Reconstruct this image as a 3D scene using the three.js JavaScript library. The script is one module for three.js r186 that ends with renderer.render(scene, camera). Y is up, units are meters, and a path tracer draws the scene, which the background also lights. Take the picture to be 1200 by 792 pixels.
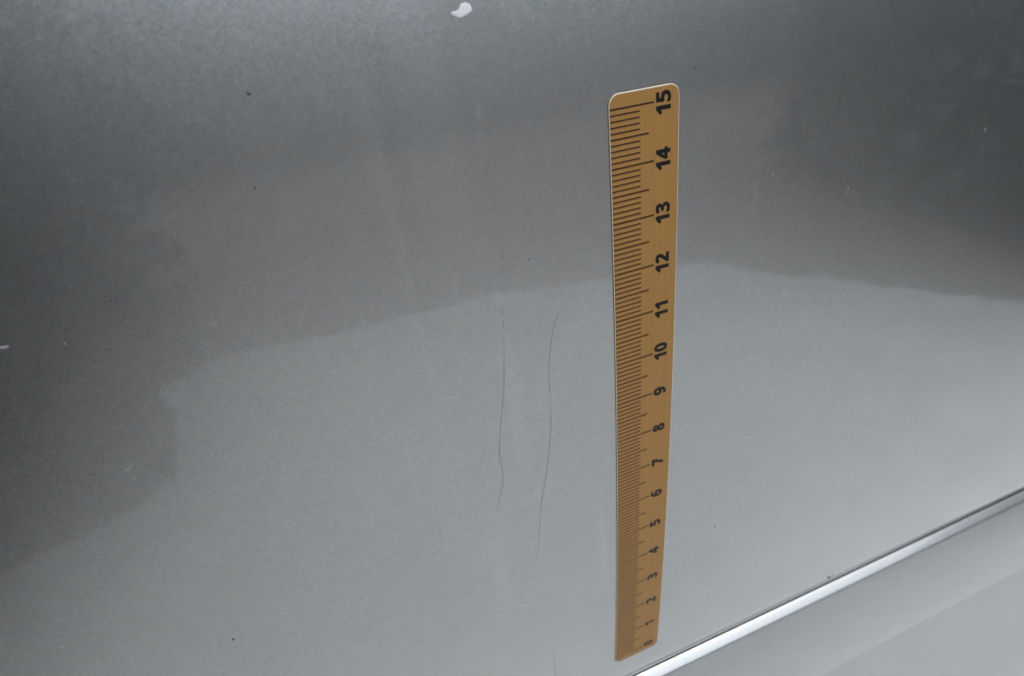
import * as THREE from 'three';
import { mergeGeometries } from 'three/addons/utils/BufferGeometryUtils.js';

// ------------------------------------------------------------------ camera, sky, sun, exposure
const scene = new THREE.Scene();
const CM = 0.01, BASE_Y = 0.55;                       // the ruler's middle stands 0.55 m above the ground
const camera = new THREE.PerspectiveCamera(53.86, 1024 / 675, 0.01, 120);
camera.position.set(-0.057938, BASE_Y + 0.100847, 0.097847);
camera.up.set(0.2723, 0.8540, -0.4433);
camera.lookAt(camera.position.clone().add(new THREE.Vector3(0.29751, -0.51288, -0.80526)));
camera.focus = 0.128; camera.userData.fStop = 20;
scene.add(camera);

const SKY_ZENITH = 4.2;
{                                                     // overcast sky: brighter overhead, the same all round
  const w = 128, h = 64, d = new Float32Array(w * h * 4);
  for (let j = 0; j < h; j++) for (let i = 0; i < w; i++) {
    const el = ((j + 0.5) / h - 0.5) * Math.PI, s = Math.max(0, Math.sin(el));
    const L = el > 0 ? SKY_ZENITH * (1 + 2 * s) / 3 : SKY_ZENITH * 0.2, k = (j * w + i) * 4;
    d[k] = L * 0.94; d[k + 1] = L; d[k + 2] = L * 1.065; d[k + 3] = 1;
  }
  const t = new THREE.DataTexture(d, w, h, THREE.RGBAFormat, THREE.FloatType);
  t.mapping = THREE.EquirectangularReflectionMapping; t.magFilter = t.minFilter = THREE.LinearFilter; t.needsUpdate = true;
  scene.background = t; scene.environment = t;
}
const sun = new THREE.DirectionalLight(0xfff4e6, 1.0);
sun.position.set(1.6, 5.2, 2.4); sun.target.position.set(0, 0.5, 0);
sun.castShadow = true; sun.shadow.radius = 28; sun.shadow.mapSize.set(2048, 2048);
Object.assign(sun.shadow.camera, { left: -4, right: 4, top: 4, bottom: -4, near: 0.5, far: 14 });
scene.add(sun, sun.target);

const renderer = new THREE.WebGLRenderer({ antialias: true });
renderer.setSize(1024, 675);
renderer.toneMapping = THREE.LinearToneMapping;
renderer.toneMappingExposure = 1;
renderer.shadowMap.enabled = true;

// ------------------------------------------------------------------ helpers
function rng(seed) { let a = seed >>> 0; return () => { a = (a + 0x6D2B79F5) | 0; let t = Math.imul(a ^ (a >>> 15), 1 | a); t = (t + Math.imul(t ^ (t >>> 7), 61 | t)) ^ t; return ((t ^ (t >>> 14)) >>> 0) / 4294967296; }; }
function lattice(seed) {                              // smooth value noise in two dimensions
  const r = rng(seed), N = 256, g = Float32Array.from({ length: N * N }, () => r() * 2 - 1);
  const at = (i, j) => g[((j & 255) << 8) | (i & 255)];
  return (x, y) => {
    const i = Math.floor(x), j = Math.floor(y), f = x - i, e = y - j, a = f * f * (3 - 2 * f), b = e * e * (3 - 2 * e);
    return (at(i, j) * (1 - a) + at(i + 1, j) * a) * (1 - b) + (at(i, j + 1) * (1 - a) + at(i + 1, j + 1) * a) * b;
  };
}
function mesh(name, geometry, material, parent) {
  const m = new THREE.Mesh(geometry, material); m.name = name; m.castShadow = m.receiveShadow = true;
  (parent || scene).add(m); return m;
}
function grid(cols, rows, at, uvAt) {                 // at(i, j) -> {p:[x,y,z], n:[x,y,z]}
  const pos = [], nor = [], uv = [], idx = [];
  for (let j = 0; j < rows; j++) for (let i = 0; i < cols; i++) { const q = at(i, j); pos.push(...q.p); nor.push(...q.n); uv.push(...uvAt(i, j)); }
  for (let j = 0; j + 1 < rows; j++) for (let i = 0; i + 1 < cols; i++) { const a = j * cols + i, b = a + 1, c = a + cols, d = c + 1; idx.push(a, b, d, a, d, c); }
  const g = new THREE.BufferGeometry();
  g.setAttribute('position', new THREE.Float32BufferAttribute(pos, 3)); g.setAttribute('normal', new THREE.Float32BufferAttribute(nor, 3));
  g.setAttribute('uv', new THREE.Float32BufferAttribute(uv, 2)); g.setIndex(idx); return g;
}
// the door skin: u cm along the car, v cm up the bulging skin (0 = the ruler's zero), lift cm off it
const K = 0.0060449;                                  // bulge of the skin, 1/cm
function skin(u, v, lift = 0) {
  const a = K * (v - 7.5);
  return { p: [u * CM, BASE_Y + ((1 / K + lift) * Math.sin(a)) * CM, ((1 / K + lift) * Math.cos(a) - 1 / K) * CM], n: [0, Math.sin(a), Math.cos(a)] };
}
const peel = [];                                      // lacquer flow: very low long ripples in the clear coat
{ const r = rng(11); for (let i = 0; i < 26; i++) { const th = r() * Math.PI * 2, L = 0.45 + r() * r() * 2.6; peel.push([Math.cos(th) * 2 * Math.PI / L, Math.sin(th) * 2 * Math.PI / L, r() * 6.28, 0.0006 * (0.5 + r())]); } }
function peelSlope(u, v) { let a = 0, b = 0; for (const [kx, ky, ph, s] of peel) { const c = Math.cos(kx * u + ky * v + ph) * s, k = Math.hypot(kx, ky); a += c * kx / k; b += c * ky / k; } return [a, b]; }

// ------------------------------------------------------------------ materials
const SPAN_U = 41, SPAN_V = 24, U0 = -14, V0 = -4;    // the stretch of door that the paint texture covers before it repeats, cm
function paintMap() {
  const W = 2048, H = 1200, d = new Uint8Array(W * H * 4), r = rng(5), n1 = lattice(1), n2 = lattice(2), n3 = lattice(3);
  const fine = new Float32Array(W * H); for (let i = 0; i < fine.length; i++) fine[i] = r() + r() - 1;
  const dabs = [[8.06, 13.31, 0.22, 0.12, 0.13], [-6.9, 13.05, 0.12, 0.05, 0.1], [9.0, 12.1, 0.5, 0.12, 0.06], [3.2, 13.0, 0.08, 0.4, 0.06], [7.4, 13.9, 0.1, 0.1, 0.06], [-2.3, 15.2, 0.06, 0.5, 0.05], [-9.2, 16.4, 0.3, 0.1, 0.05], [4.3, 10.4, 0.1, 0.1, 0.08], [-8.0, 12.0, 0.4, 0.1, 0.04]];
  for (let j = 0; j < H; j++) for (let i = 0; i < W; i++) {
    const u = U0 + i / W * SPAN_U, v = V0 + j / H * SPAN_V, k = j * W + i;
    const flake = fine[k] > 0.962 ? 0.38 : fine[k] < -0.965 ? -0.3 : 0;      // single flakes that lie flat or on edge
    let g = fine[k] * 0.07 + flake + n1(u * 26, v * 26) * 0.045 + n2(u * 11, v * 11) * 0.022 + n3(u * 1.3, v * 1.3) * 0.012 + n2(u * 0.31 + 7, v * 0.31) * 0.02;
    const wipe = u > -4.5 && u < -0.3 ? Math.max(0, n1((u - (17 - v) * 0.03) * 4, v * 0.2 + 9) - 0.35) * 0.035 : 0;   // thin upright wipe streaks
    let dust = 0;                                     // faint grainy dabs of dried dust
    for (const [a, b, w, h, m] of dabs) { const e = ((u - a) / w) ** 2 + ((v - b) / h) ** 2; if (e < 4) dust += m * Math.exp(-e) * Math.max(0, 0.35 + n1(u * 30 + 9, v * 30) + n2(u * 7, v * 7 + 5) * 0.6); }
    const L = 0.30 * (1 + g) + wipe + dust;
    const s = (x) => Math.max(0, Math.min(255, 255 * (x <= 0.0031308 ? 12.92 * x : 1.055 * Math.pow(x, 1 / 2.4) - 0.055)));
    const c = n3(u * 9 + 50, v * 9) * 0.006;
    d[k * 4] = s(L * 0.978 + c); d[k * 4 + 1] = s(L); d[k * 4 + 2] = s(L * 1.016 - c); d[k * 4 + 3] = 255;
  }
  const t = new THREE.DataTexture(d, W, H); t.colorSpace = THREE.SRGBColorSpace; t.wrapS = t.wrapT = THREE.RepeatWrapping;
  t.magFilter = THREE.LinearFilter; t.minFilter = THREE.LinearMipmapLinearFilter; t.generateMipmaps = true; t.needsUpdate = true; return t;
}
function flakeNormal() {
  const N = 1024, d = new Uint8Array(N * N * 4), r = rng(77);
  for (let i = 0; i < N * N; i++) {
    const a = r() * 6.283, t = 0.16 * Math.sqrt(-Math.log(1 - r() * 0.98)) * 0.7;
    d[i * 4] = 127.5 + 127 * Math.cos(a) * t; d[i * 4 + 1] = 127.5 + 127 * Math.sin(a) * t; d[i * 4 + 2] = 127.5 + 127 * Math.sqrt(1 - t * t); d[i * 4 + 3] = 255;
  }
  const q = new THREE.DataTexture(d, N, N); q.wrapS = q.wrapT = THREE.RepeatWrapping; q.magFilter = THREE.LinearFilter; q.minFilter = THREE.LinearMipmapLinearFilter; q.generateMipmaps = true;
  q.repeat.set(4, 2.34); q.needsUpdate = true; return q;
}
const silver = new THREE.MeshPhysicalMaterial({ name: 'silver_metallic_paint', color: 0xffffff, map: paintMap(), metalness: 1, roughness: 0.35, normalMap: flakeNormal(), normalScale: new THREE.Vector2(0.3, 0.3), clearcoat: 1, clearcoatRoughness: 0.042 });
const rubber = new THREE.MeshStandardMaterial({ name: 'black_seal_rubber', color: new THREE.Color(0.02, 0.02, 0.02), roughness: 0.8 });
const plain = (name, r, g, b, roughness = 0.8) => new THREE.MeshStandardMaterial({ name, color: new THREE.Color(r, g, b), roughness });

// ------------------------------------------------------------------ ground
function blotch(name, seed, rgb, amount, scale) {     // mottled colour, repeats every two metres
  const N = 512, d = new Uint8Array(N * N * 4), r = rng(seed), n = lattice(seed + 1);
  for (let j = 0; j < N; j++) for (let i = 0; i < N; i++) {
    const g = 1 + amount * ((r() - 0.5) * 1.2 + n(i / N * 64, j / N * 64) * 0.5 + n(i / N * 16 + 40, j / N * 16) * 0.5), k = (j * N + i) * 4;
    for (let c = 0; c < 3; c++) d[k + c] = 255 * Math.pow(Math.min(1, Math.max(0, rgb[c] * g)), 1 / 2.2);
    d[k + 3] = 255;
  }
  const t = new THREE.DataTexture(d, N, N); t.colorSpace = THREE.SRGBColorSpace; t.wrapS = t.wrapT = THREE.RepeatWrapping; t.magFilter = THREE.LinearFilter; t.repeat.set(scale, scale); t.needsUpdate = true;
  return new THREE.MeshStandardMaterial({ name, map: t, roughness: 0.95 });
}
{
  const g = new THREE.PlaneGeometry(60, 60, 1, 1).rotateX(-Math.PI / 2);
  const uv = g.attributes.uv; for (let i = 0; i < uv.count; i++) uv.setXY(i, uv.getX(i) * 30, uv.getY(i) * 30);
  mesh('ground', g, blotch('bare_earth', 31, [0.158, 0.138, 0.125], 0.3, 1)).userData.kind = 'structure';
}
{                                                     // the light concrete pad that the car stands on, its corner out in front of the door
  const s = new THREE.Shape(), n = lattice(9);
  const corners = [[-0.4, 0.2], [-0.43, 0.42], [-0.5, 0.62], [-0.508, 0.758], [-0.41, 0.772], [-0.344, 0.82], [-0.294, 0.885], [-0.292, 1.1], [-0.343, 1.25], [-0.236, 1.332], [0.354, 1.258], [0.869, 1.108], [1.026, 0.797], [1.163, 0.531], [1.42, -0.2], [1.5, -2.2], [-0.38, -2.2]];  // left end drawn in to darken the lower-left reflection
  const pts = [];
  for (let i = 0; i < corners.length; i++) { const a = corners[i], b = corners[(i + 1) % corners.length]; for (let k = 0; k < 24; k++) { const t = k / 24; pts.push([a[0] + (b[0] - a[0]) * t, a[1] + (b[1] - a[1]) * t]); } }
  pts.forEach(([x, z], i) => { const w = 0.0018; x += n(x * 9, z * 9) * w; z += n(x * 9 + 30, z * 9) * w; i ? s.lineTo(x, -z) : s.moveTo(x, -z); });
  const g = new THREE.ExtrudeGeometry(s, { depth: 0.02, bevelEnabled: true, bevelSize: 0.004, bevelThickness: 0.004, bevelSegments: 2 }).rotateX(-Math.PI / 2).translate(0, -0.014, 0);
  mesh('concrete_pavement', g, blotch('pale_concrete', 41, [0.495, 0.5, 0.49], 0.14, 0.7)).userData.kind = 'structure';
}

// ------------------------------------------------------------------ hedges and shrubs, unseen and added to shape the dark reflections in the paint
const leafMat = new THREE.MeshStandardMaterial({ name: 'evergreen_leaf', color: new THREE.Color(0.05, 0.06, 0.06), roughness: 0.6, side: THREE.DoubleSide });
const coreMat = plain('twigs', 0.06, 0.058, 0.052, 1);
const leafGeo = new THREE.BufferGeometry();
leafGeo.setAttribute('position', new THREE.Float32BufferAttribute([0, 0, 0, 0.5, 0.12, 0.45, 0, 0.05, 1, -0.5, 0.12, 0.45], 3)); leafGeo.setIndex([0, 1, 2, 0, 2, 3]); leafGeo.computeVertexNormals();
function foliage(parent, count, size, seed, sample, tone = 1) {
  const im = new THREE.InstancedMesh(leafGeo, leafMat, count), r = rng(seed), o = new THREE.Object3D(), c = new THREE.Color();
  for (let i = 0; i < count; i++) {
    o.position.set(...sample(r)); o.rotation.set(r() * 6.28, r() * 6.28, r() * 6.28); o.scale.setScalar(size * (0.7 + r() * 0.7)); o.updateMatrix(); im.setMatrixAt(i, o.matrix);
    const b = (0.7 + r() * 0.6) * tone; im.setColorAt(i, c.setRGB(b, b, b * (0.85 + r() * 0.4)));
  }
  im.name = 'foliage'; im.userData.kind = 'stuff'; im.castShadow = im.receiveShadow = true; parent.add(im);
}
function hedge(a, b, h0, h1, depth, label, seed, tone = 1) {   // unseen added hedge; h0, h1: height at the a and b ends
  const len = Math.hypot(b[0] - a[0], b[1] - a[1]), g = new THREE.Group(); g.name = seed > 1 ? `added_hedge_00${seed - 1}` : 'added_hedge';
  g.position.set((a[0] + b[0]) / 2, 0, (a[1] + b[1]) / 2); g.rotation.y = Math.atan2(-(b[1] - a[1]), b[0] - a[0]); scene.add(g);
  g.userData = { label, category: 'reflection_helper' };
  const top = (x) => h0 + (h1 - h0) * (x / len + 0.5), core = new THREE.BoxGeometry(len - 0.1, 1, depth - 0.12, 8, 1, 1), cp = core.attributes.position;
  for (let i = 0; i < cp.count; i++) cp.setY(i, cp.getY(i) > 0 ? top(cp.getX(i)) - 0.08 : 0);
  core.computeVertexNormals(); mesh('inner_branches', core, coreMat, g);
  const n = lattice(60 + seed), height = (h0 + h1) / 2;
  foliage(g, Math.round(7500 * len * height / 6), 0.06, 300 + seed, (r) => {
    const x = (r() - 0.5) * len, k = r(), t = top(x), y = k < 0.85 ? r() * t : t - r() * 0.1, z = k < 0.85 ? (r() < 0.5 ? -1 : 1) * (depth / 2 - r() * 0.1) : (r() - 0.5) * depth;
    return [x, y + n(x * 2, z) * 0.1 * (y / t), z + n(x * 3, y * 3) * 0.08];
  }, tone);
}
hedge([-1.9, -0.3], [-0.6, 2.15], 2.6, 1.9, 0.6, 'added tall dark hedge, out of view, darkening the left of the door reflection', 1, 2.3);
hedge([-0.9, 4.3], [5.4, 4.0], 1.06, 1.06, 0.6, 'added low hedge beyond the concrete pad, out of view, limiting the sky the door mirrors', 2, 1.5);
hedge([1.95, 1.75], [1.22, -1.2], 1.12, 3.1, 0.6, 'added tall dark hedge, out of view, darkening the right of the door reflection', 3, 2.4);
function shrub(name, x, z, R, H, seed, label) {  // shrub shapes out of view, added to darken the left of the reflection
  const g = new THREE.Group(); g.name = name; g.position.set(x, 0.02, z); scene.add(g); g.userData = { label, category: 'shrub' };
  mesh('stem', new THREE.CylinderGeometry(0.02, 0.03, 0.3, 10).translate(0, 0.15, 0), plain('bark', 0.06, 0.045, 0.035), g);
  mesh('inner_branches', new THREE.SphereGeometry(1, 28, 20).scale(R * 0.85, H * 0.47, R * 0.85).translate(0, H * 0.5, 0), coreMat, g);
  foliage(g, Math.round(28000 * R * H), 0.036, seed, (r) => { const th = r() * 6.283, c = r() * 2 - 1, s = Math.sqrt(1 - c * c), k = 0.86 + 0.16 * r(); return [R * k * s * Math.cos(th), H * 0.5 + H * 0.5 * k * c, R * k * s * Math.sin(th)]; });
}
shrub('added_shrub', -0.71, 1.04, 0.39, 1.15, 91, 'added rounded shrub standing in for a crouching person at the left, farther from the car');  // dark shape standing in for a crouching person mirrored at the left
shrub('added_shrub_001', -0.79, 0.26, 0.4, 2.4, 92, 'added unseen tall shrub blocking skylight left of the concrete pad, closest to the car');shrub('added_shrub_002', -0.66, 0.6, 0.15, 1.25, 93, 'added unseen narrow shrub between the two wider shrubs, darkening the lower left of the door');  // both added out of view to block skylight from the lower left

// ------------------------------------------------------------------ the car's side: door skin, seal in the gap, sill
const car = new THREE.Group(); car.name = 'silver_car'; scene.add(car);
car.userData = { label: 'silver grey metallic car door with two fine dark scratches, above a body-coloured sill', category: 'car' };
const line = (u) => -1.71 - (u - 0.57) * 0.0251;      // the door's lower edge, v in cm
{
  const us = [], span = (a, b, s) => { for (let x = a; x < b - 1e-6; x += s) us.push(x); };
  span(-110, -15, 2.5); span(-15, 27, 0.14); span(27, 112, 2.5);
  const ts = []; for (let t = 0; t < 21; t += 0.14) ts.push(t); for (let t = 21; t <= 54; t += 1.5) ts.push(t);
  const R = 0.8, DEEP = 0.25, hem = [];               // long rounded lower hem that turns in towards the gap
  for (let i = 12; i >= 1; i--) { const t = i / 12 * Math.PI / 2; hem.push([R * Math.sin(t), DEEP * (1 - Math.cos(t)), Math.atan2(Math.sin(t) / R, Math.cos(t) / DEEP)]); }
  const rows = [{ back: 1.6 }, ...hem.map((h) => ({ h })), ...ts.map((t) => ({ t }))];
  const rowV = (q, u) => line(u) + (q.back ? 0 : q.h ? R - q.h[0] : R + q.t);
  const g = grid(us.length, rows.length, (i, j) => {
    const u = us[i], q = rows[j], v = rowV(q, u);
    if (q.back) { const s = skin(u, v, -q.back); return { p: s.p, n: [0, -1, 0] }; }
    if (q.h) { const s = skin(u, v, -q.h[1]), a = q.h[2]; return { p: s.p, n: [0, -Math.sin(a) + s.n[1] * Math.cos(a), Math.cos(a)] }; }
    const s = skin(u, v), [a, b] = peelSlope(u, v), k = Math.hypot(1, a, b);
    return { p: s.p, n: [-a / k, (s.n[1] - b * s.n[2]) / k, (s.n[2] + b * s.n[1]) / k] };
  }, (i, j) => [(us[i] - U0) / SPAN_U, (rowV(rows[j], us[i]) - V0) / SPAN_V]);
  mesh('door_panel', g, silver, car);
  // inner shell of the door, closing it behind
  mesh('door_shell', new THREE.BoxGeometry(2.2, 0.5, 0.02).translate(0.01, BASE_Y + 0.17, -0.085), plain('door_inner_steel', 0.2, 0.2, 0.2, 0.6), car);
}
{
  // cross-section of the sill: out = cm in front of the door skin at its lower edge, down = cm below that edge
  const prof = [];                                    // [out, down, normalElevation in degrees]
  prof.push([-1.7, 0.34, 88], [-0.34, 0.28, 100], [-0.26, 0.2, 125], [-0.17, 0.07, 125]);
  let o = -0.14, d = 0.03, el = 82;
  prof.push([o, d, el]);
  const walk = (L, e1, steps) => { for (let i = 1; i <= steps; i++) { const e = el + (e1 - el) * i / steps, m = (el + (e1 - el) * (i - 0.5) / steps) * Math.PI / 180; o += L / steps * Math.sin(m); d += L / steps * Math.cos(m); prof.push([o, d, e]); } el = e1; };
  walk(0.06, 52, 4); walk(0.23, 45, 6); walk(0.09, 15, 6); walk(1.6, 7, 10); walk(2.0, 3, 8); walk(0.12, 8, 4); walk(4, 10, 8); walk(9, 15, 12); walk(2, -75, 12);
  const us = []; for (let u = -110; u <= 112; u += 1) us.push(u);
  const g = grid(us.length, prof.length, (i, j) => {
    const u = us[i], [out, down, e] = prof[prof.length - 1 - j], s = skin(u, line(u), out), a = e * Math.PI / 180;
    return { p: [s.p[0], s.p[1] - down * CM, s.p[2]], n: [0, Math.sin(a), Math.cos(a)] };
  }, (i, j) => [(us[i] - U0) / SPAN_U, (line(us[i]) - prof[prof.length - 1 - j][1] - prof[prof.length - 1 - j][0] - V0) / SPAN_V]);
  mesh('sill_panel', g, silver, car);
  mesh('door_seal', new THREE.BoxGeometry(2.2, 0.035, 0.008).rotateZ(-0.0251).translate(0.01, BASE_Y - 0.0915, -0.021), rubber, car);
}

// ------------------------------------------------------------------ marks in the paint, each a part of the car
const NAMES = {};
const numbered = (n) => { NAMES[n] = (NAMES[n] ?? -1) + 1; return NAMES[n] ? `${n}_${String(NAMES[n]).padStart(3, '0')}` : n; };
function scratch(points, width, seed, m, label, gaps = 0) {
  const n = lattice(seed), curve = new THREE.CatmullRomCurve3(points.map(([u, v]) => new THREE.Vector3(u, v, 0))), N = 160, parts = [];
  const pts = curve.getSpacedPoints(N);
  let run = [];
  const flush = () => {
    if (run.length > 1) parts.push(grid(2, run.length, (i, j) => { const q = run[run.length - 1 - j]; return skin(q.u + (i ? 0.5 : -0.5) * q.w, q.v, 0.003); }, () => [0, 0]));
    run = [];
  };
  pts.forEach((p, i) => {
    const t = i / N, u = p.x + n(i * 0.16, 3) * 0.008, w = width * (0.75 + 0.4 * n(i * 0.5, 8)) * Math.min(1, 0.35 + 5 * (1 - t)) ;
    if (gaps && t < gaps && n(i * 0.55, 20) < -0.42 + 0.3 * (gaps - t)) return flush();
    run.push({ u, v: p.y, w: Math.max(0.003, w) });
  });
  flush();
  const o = mesh(numbered('scratch'), mergeGeometries(parts), m, car); if (label) o.userData.label = label; return o;
}
const scratchMat = plain('scratch_grime', 0.12, 0.115, 0.11, 0.9);
scratch([[-2.19, 13.02], [-2.2, 12.77], [-2.22, 12.64], [-2.23, 12.48], [-2.24, 12.15], [-2.29, 11.82], [-2.31, 11.52], [-2.35, 11.04], [-2.4, 10.58], [-2.51, 9.93], [-2.6, 9.45], [-2.7, 8.73], [-2.68, 8.43], [-2.67, 8.21], [-2.74, 7.89], [-2.83, 7.6], [-2.91, 7.34]], 0.01, 101, scratchMat, 'long fine dark scratch, broken into dashes at its top', 0.34);
scratch([[-1.18, 11.57], [-1.29, 11.34], [-1.36, 11.09], [-1.46, 10.55], [-1.49, 10.07], [-1.5, 9.45], [-1.56, 8.82], [-1.7, 7.95], [-1.82, 7.39], [-1.89, 7.05], [-1.96, 6.56], [-2.05, 5.79], [-2.15, 5.33]], 0.0088, 102, scratchMat, 'curving fine dark scratch nearer the ruler');
scratch([[-1.88, 1.56], [-1.87, 1.08], [-1.87, 0.39]], 0.014, 103, scratchMat, 'short fine dark scratch low on the door');

function blot(outline, height, m, name, label) {      // a small raised patch with a soft shoulder
  const cu = outline.reduce((s, p) => s + p[0], 0) / outline.length, cv = outline.reduce((s, p) => s + p[1], 0) / outline.length;
  const c = new THREE.CatmullRomCurve3(outline.map(([u, v]) => new THREE.Vector3(u, v, 0)), true).getPoints(40), rings = [[1, 0.0006], [0.93, height * 0.6], [0.75, height], [0.4, height * 1.1], [0.02, height * 1.05]];
  const g = grid(c.length, rings.length, (i, j) => { const [k, h] = rings[j]; return skin(cu + (c[i].x - cu) * k, cv + (c[i].y - cv) * k, h); }, () => [0, 0]);
  g.computeVertexNormals();
  const o = mesh(numbered(name), g, m, car); if (label) o.userData.label = label; return o;
}
const white = plain('dried_white', 0.52, 0.52, 0.54, 0.7), pale = plain('pale_dust', 0.19, 0.19, 0.195, 0.9), dark = plain('dark_grit', 0.03, 0.028, 0.027, 0.8);
blot([[-2.51, 16.76], [-2.46, 16.77], [-2.4, 16.78], [-2.37, 16.81], [-2.34, 16.85], [-2.27, 16.87], [-2.23, 16.85], [-2.2, 16.83], [-2.19, 16.79], [-2.19, 16.75], [-2.24, 16.72], [-2.3, 16.7], [-2.38, 16.68], [-2.43, 16.7], [-2.49, 16.73]].reverse(), 0.008, white, 'white_chip', 'white comma-shaped chip near the top of the door');
function dab(u, v, ru, rv, turn, m, name, seed) {
  const r = rng(seed), pts = []; for (let i = 0; i < 9; i++) { const a = i / 9 * 6.283, k = 0.7 + r() * 0.6, x = Math.cos(a) * ru * k, y = Math.sin(a) * rv * k; pts.push([u + x * Math.cos(turn) - y * Math.sin(turn), v + x * Math.sin(turn) + y * Math.cos(turn)]); }
  return blot(pts, Math.min(ru, rv) * 0.25, m, name);
}
[[-9.47, 13.47, 0.09, 0.022, -0.15, pale], [-8.77, 13.31, 0.016, 0.014, 0, pale], [-8.75, 11.04, 0.1, 0.013, 0.5, pale], [-10.89, 7.97, 0.05, 0.022, 0.6, pale], [5.68, 12.47, 0.014, 0.05, -0.2, pale], [5.66, 12.36, 0.014, 0.018, 0, pale],
  [7.03, 11.13, 0.010, 0.10, 0, pale], [7.12, 10.88, 0.018, 0.018, 0, pale], [9.6, 13.01, 0.012, 0.07, -0.15, pale], [2.98, 12.72, 0.016, 0.05, 0, pale], [3.62, 13.2, 0.03, 0.018, 0, pale]]
  .forEach(([u, v, a, b, t, m], i) => dab(u, v, a, b, t, m, 'pale_mark', 500 + i));
[[-5.48, 16.12, 0.034, 0.024, -0.4], [-5.75, 14.9, 0.012, 0.026, 0], [-8.46, 6.61, 0.026, 0.024, 0.3], [-3.22, 8.32, 0.012, 0.012, 0], [-1.68, 12.76, 0.013, 0.02, 0], [-8.01, 13.76, 0.014, 0.014, 0], [1.72, 15.42, 0.012, 0.016, 0], [2.98, 3.85, 0.026, 0.018, 0], [8.12, -1.27, 0.05, 0.05, 0.5], [8.26, -1.22, 0.02, 0.07, 0.3], [-7.49, 8.55, 0.014, 0.014, 0], [-6.05, 8.55, 0.012, 0.013, 0], [-7.16, 13.76, 0.012, 0.012, 0]]
  .forEach(([u, v, a, b, t], i) => dab(u, v, a, b, t, dark, 'dark_speck', 600 + i));
{                                                     // uncountable fine dust
  const r = rng(4242), parts = [];
  for (let i = 0; i < 420; i++) {
    const u = -13 + r() * 30, v = 1 + r() * 17, s = 0.004 + 0.009 * r() * r(), a = r() * 3;
    const q = [[-1, -0.6], [0.4, -1], [1, 0.3], [-0.2, 1]].map(([x, y]) => [u + s * (x * Math.cos(a) - y * Math.sin(a)), v + s * 1.2 * (x * Math.sin(a) + y * Math.cos(a))]);
    parts.push(grid(2, 2, (x, y) => skin(...q[y ? (x ? 2 : 3) : x], 0.003), () => [0, 0]));
  }
  const o = mesh('fine_dust', mergeGeometries(parts), plain('dust_grain', 0.2, 0.2, 0.2, 0.9), car); o.userData.kind = 'stuff';
}

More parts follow.
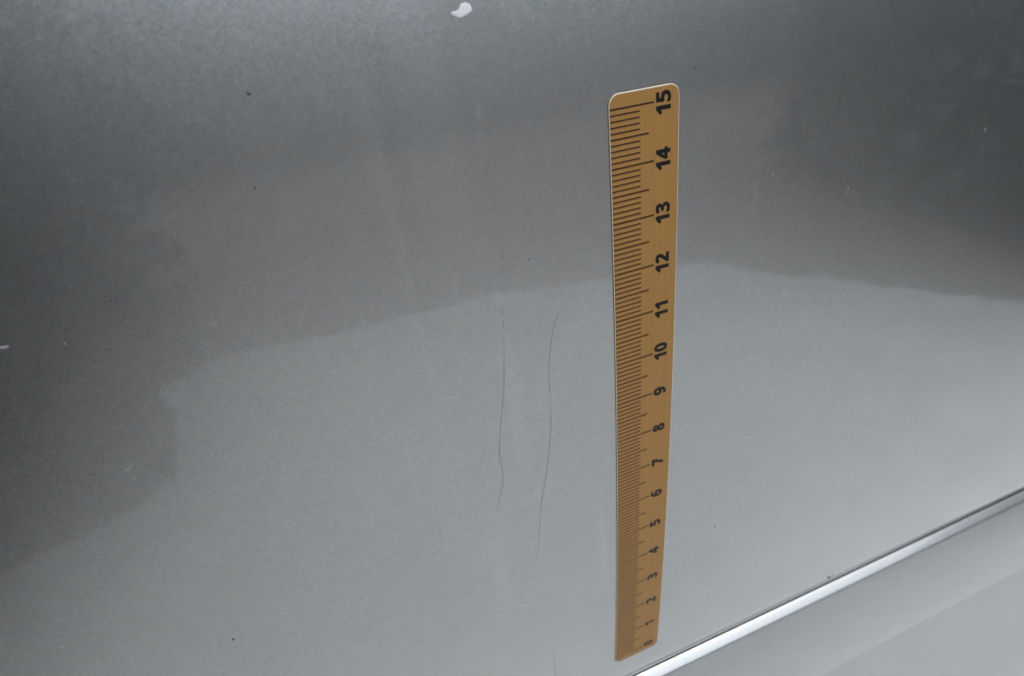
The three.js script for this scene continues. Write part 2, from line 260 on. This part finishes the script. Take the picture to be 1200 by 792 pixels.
// ------------------------------------------------------------------ the ruler lying on the door
const ruler = new THREE.Group(); ruler.name = 'ruler'; scene.add(ruler);
ruler.userData = { label: 'narrow tan centimetre ruler numbered 0 to 15 standing flat against the silver car door', category: 'ruler' };
{
  const RU0 = -0.012, RU1 = 1.392, RV0 = -0.25, RV1 = 15.25, RAD = 0.2;
  function outline(inset) {                           // closed loop, counter-clockwise seen from the front
    const a = RU0 + inset, b = RU1 - inset, c = RV0 + inset, d = RV1 - inset, r = RAD - inset, p = [];
    const arc = (cx, cy, a0) => { for (let i = 0; i <= 10; i++) { const t = a0 + i / 10 * Math.PI / 2; p.push([cx + r * Math.cos(t), cy + r * Math.sin(t)]); } };
    const side = (x, y0, y1) => { for (let i = 1; i < 48; i++) p.push([x, y0 + (y1 - y0) * i / 48]); };
    arc(b - r, c + r, -Math.PI / 2); side(b, c + r, d - r); arc(b - r, d - r, 0); arc(a + r, d - r, Math.PI / 2); side(a, d - r, c + r); arc(a + r, c + r, Math.PI); p.push(p[0]); return p;
  }
  const LIFT = 0.001, TOP = 0.024, INSET = 0.014;
  // printed face
  const W = 2048, H = 188, cv = document.createElement('canvas'); cv.width = W; cv.height = H;
  const c = cv.getContext('2d'), X = (v) => (v - RV0) / (RV1 - RV0) * W, Y = (u) => (u - RU0) / (RU1 - RU0) * H;
  c.fillStyle = 'rgb(132,97,51)'; c.fillRect(0, 0, W, H);
  { const r = rng(17); for (let i = 0; i < 900; i++) { const y = r() * H; c.fillStyle = r() < 0.5 ? `rgba(120,80,36,${0.02 + 0.05 * r()})` : `rgba(190,150,96,${0.02 + 0.05 * r()})`; c.fillRect(r() * W - 150, y, 80 + r() * 700, 0.6 + r() * 1.2); }
    for (let i = 0; i < 5200; i++) { c.fillStyle = r() < 0.5 ? 'rgba(96,62,28,0.16)' : 'rgba(205,168,112,0.14)'; c.fillRect(r() * W, r() * H, 1 + r() * 2, 1 + r() * 1.5); } }
  for (let k = 0; k <= 150; k++) {
    const len = k % 10 === 0 ? 0.872 : k % 5 === 0 ? 0.768 : 0.59, th = k % 10 === 0 ? 0.031 : k % 5 === 0 ? 0.030 : 0.026;
    c.fillStyle = 'rgb(36,15,8)'; c.fillRect(X(k / 10 - th / 2), Y(-0.02), X(th) - X(0), Y(len) - Y(-0.02));
  }
  c.fillStyle = c.strokeStyle = 'rgb(9,8,9)'; c.lineJoin = 'round'; c.textAlign = 'center'; c.textBaseline = 'alphabetic';
  const px = (0.285 / 0.714) * H / (RU1 - RU0);       // capital height 0.285 cm
  for (let k = 0; k <= 15; k++) {
    c.save(); c.translate(X(k === 0 ? 0.03 : k === 15 ? 14.965 : k), Y(1.205)); c.font = `bold ${px.toFixed(1)}px sans-serif`; c.lineWidth = 2.6;
    const t = String(k), w = 0.94; c.scale(w, 1);
    if (t.length === 2) { const adv = px * 0.53; [-1, 1].forEach((s, i) => { c.fillText(t[i], s * adv / 2, 0); c.strokeText(t[i], s * adv / 2, 0); }); } else { c.fillText(t, 0, 0); c.strokeText(t, 0, 0); }
    c.restore();
  }
  const tex = new THREE.CanvasTexture(cv); tex.colorSpace = THREE.SRGBColorSpace; tex.anisotropy = 8; tex.magFilter = THREE.LinearFilter;
  const face = new THREE.MeshPhysicalMaterial({ name: 'printed_tan_face', map: tex, roughness: 0.5, specularIntensity: 0.4 });
  const inner = outline(INSET), half = [], mid = (RU0 + RU1) / 2;
  { // rows between the two long sides
    const pos = [], nor = [], uv = [], idx = [], rowsV = [];
    for (let i = 0; i <= 10; i++) rowsV.push(RV0 + INSET + (RAD - INSET) * (1 - Math.cos(i / 10 * Math.PI / 2)));
    for (let i = 1; i < 60; i++) rowsV.push(RV0 + RAD + (RV1 - RV0 - 2 * RAD) * i / 60);
    for (let i = 0; i <= 10; i++) rowsV.push(RV1 - RAD + (RAD - INSET) * Math.sin(i / 10 * Math.PI / 2));
    rowsV.forEach((v, j) => {
      const e = v < RV0 + RAD ? RV0 + RAD - v : v > RV1 - RAD ? v - RV1 + RAD : 0, r = RAD - INSET, cut = r - Math.sqrt(Math.max(0, r * r - e * e));
      for (const u of [RU0 + INSET + cut, RU1 - INSET - cut]) { const s = skin(u, v, LIFT + TOP); pos.push(...s.p); nor.push(...s.n); uv.push((v - RV0) / (RV1 - RV0), 1 - (u - RU0) / (RU1 - RU0)); }
      if (j) { const a = (j - 1) * 2; idx.push(a, a + 1, a + 3, a, a + 3, a + 2); }
    });
    const g = new THREE.BufferGeometry(); g.setAttribute('position', new THREE.Float32BufferAttribute(pos, 3)); g.setAttribute('normal', new THREE.Float32BufferAttribute(nor, 3)); g.setAttribute('uv', new THREE.Float32BufferAttribute(uv, 2)); g.setIndex(idx);
    mesh('printed_face', g, face, ruler);
  }
  // pale unprinted rim: the bevel round the face, the side wall and the back
  const loops = [[outline(INSET), LIFT + TOP], [outline(0.005), LIFT + TOP - 0.003], [outline(0), LIFT + TOP - 0.009], [outline(0), LIFT], [outline(0.1), LIFT]].reverse();
  const g = grid(loops[0][0].length, loops.length, (i, j) => skin(loops[j][0][i][0], loops[j][0][i][1], loops[j][1]), () => [0, 0]); g.computeVertexNormals();
  mesh('pale_rim', g, plain('cream_plastic', 0.5, 0.45, 0.36, 0.55), ruler);
}

renderer.render(scene, camera);
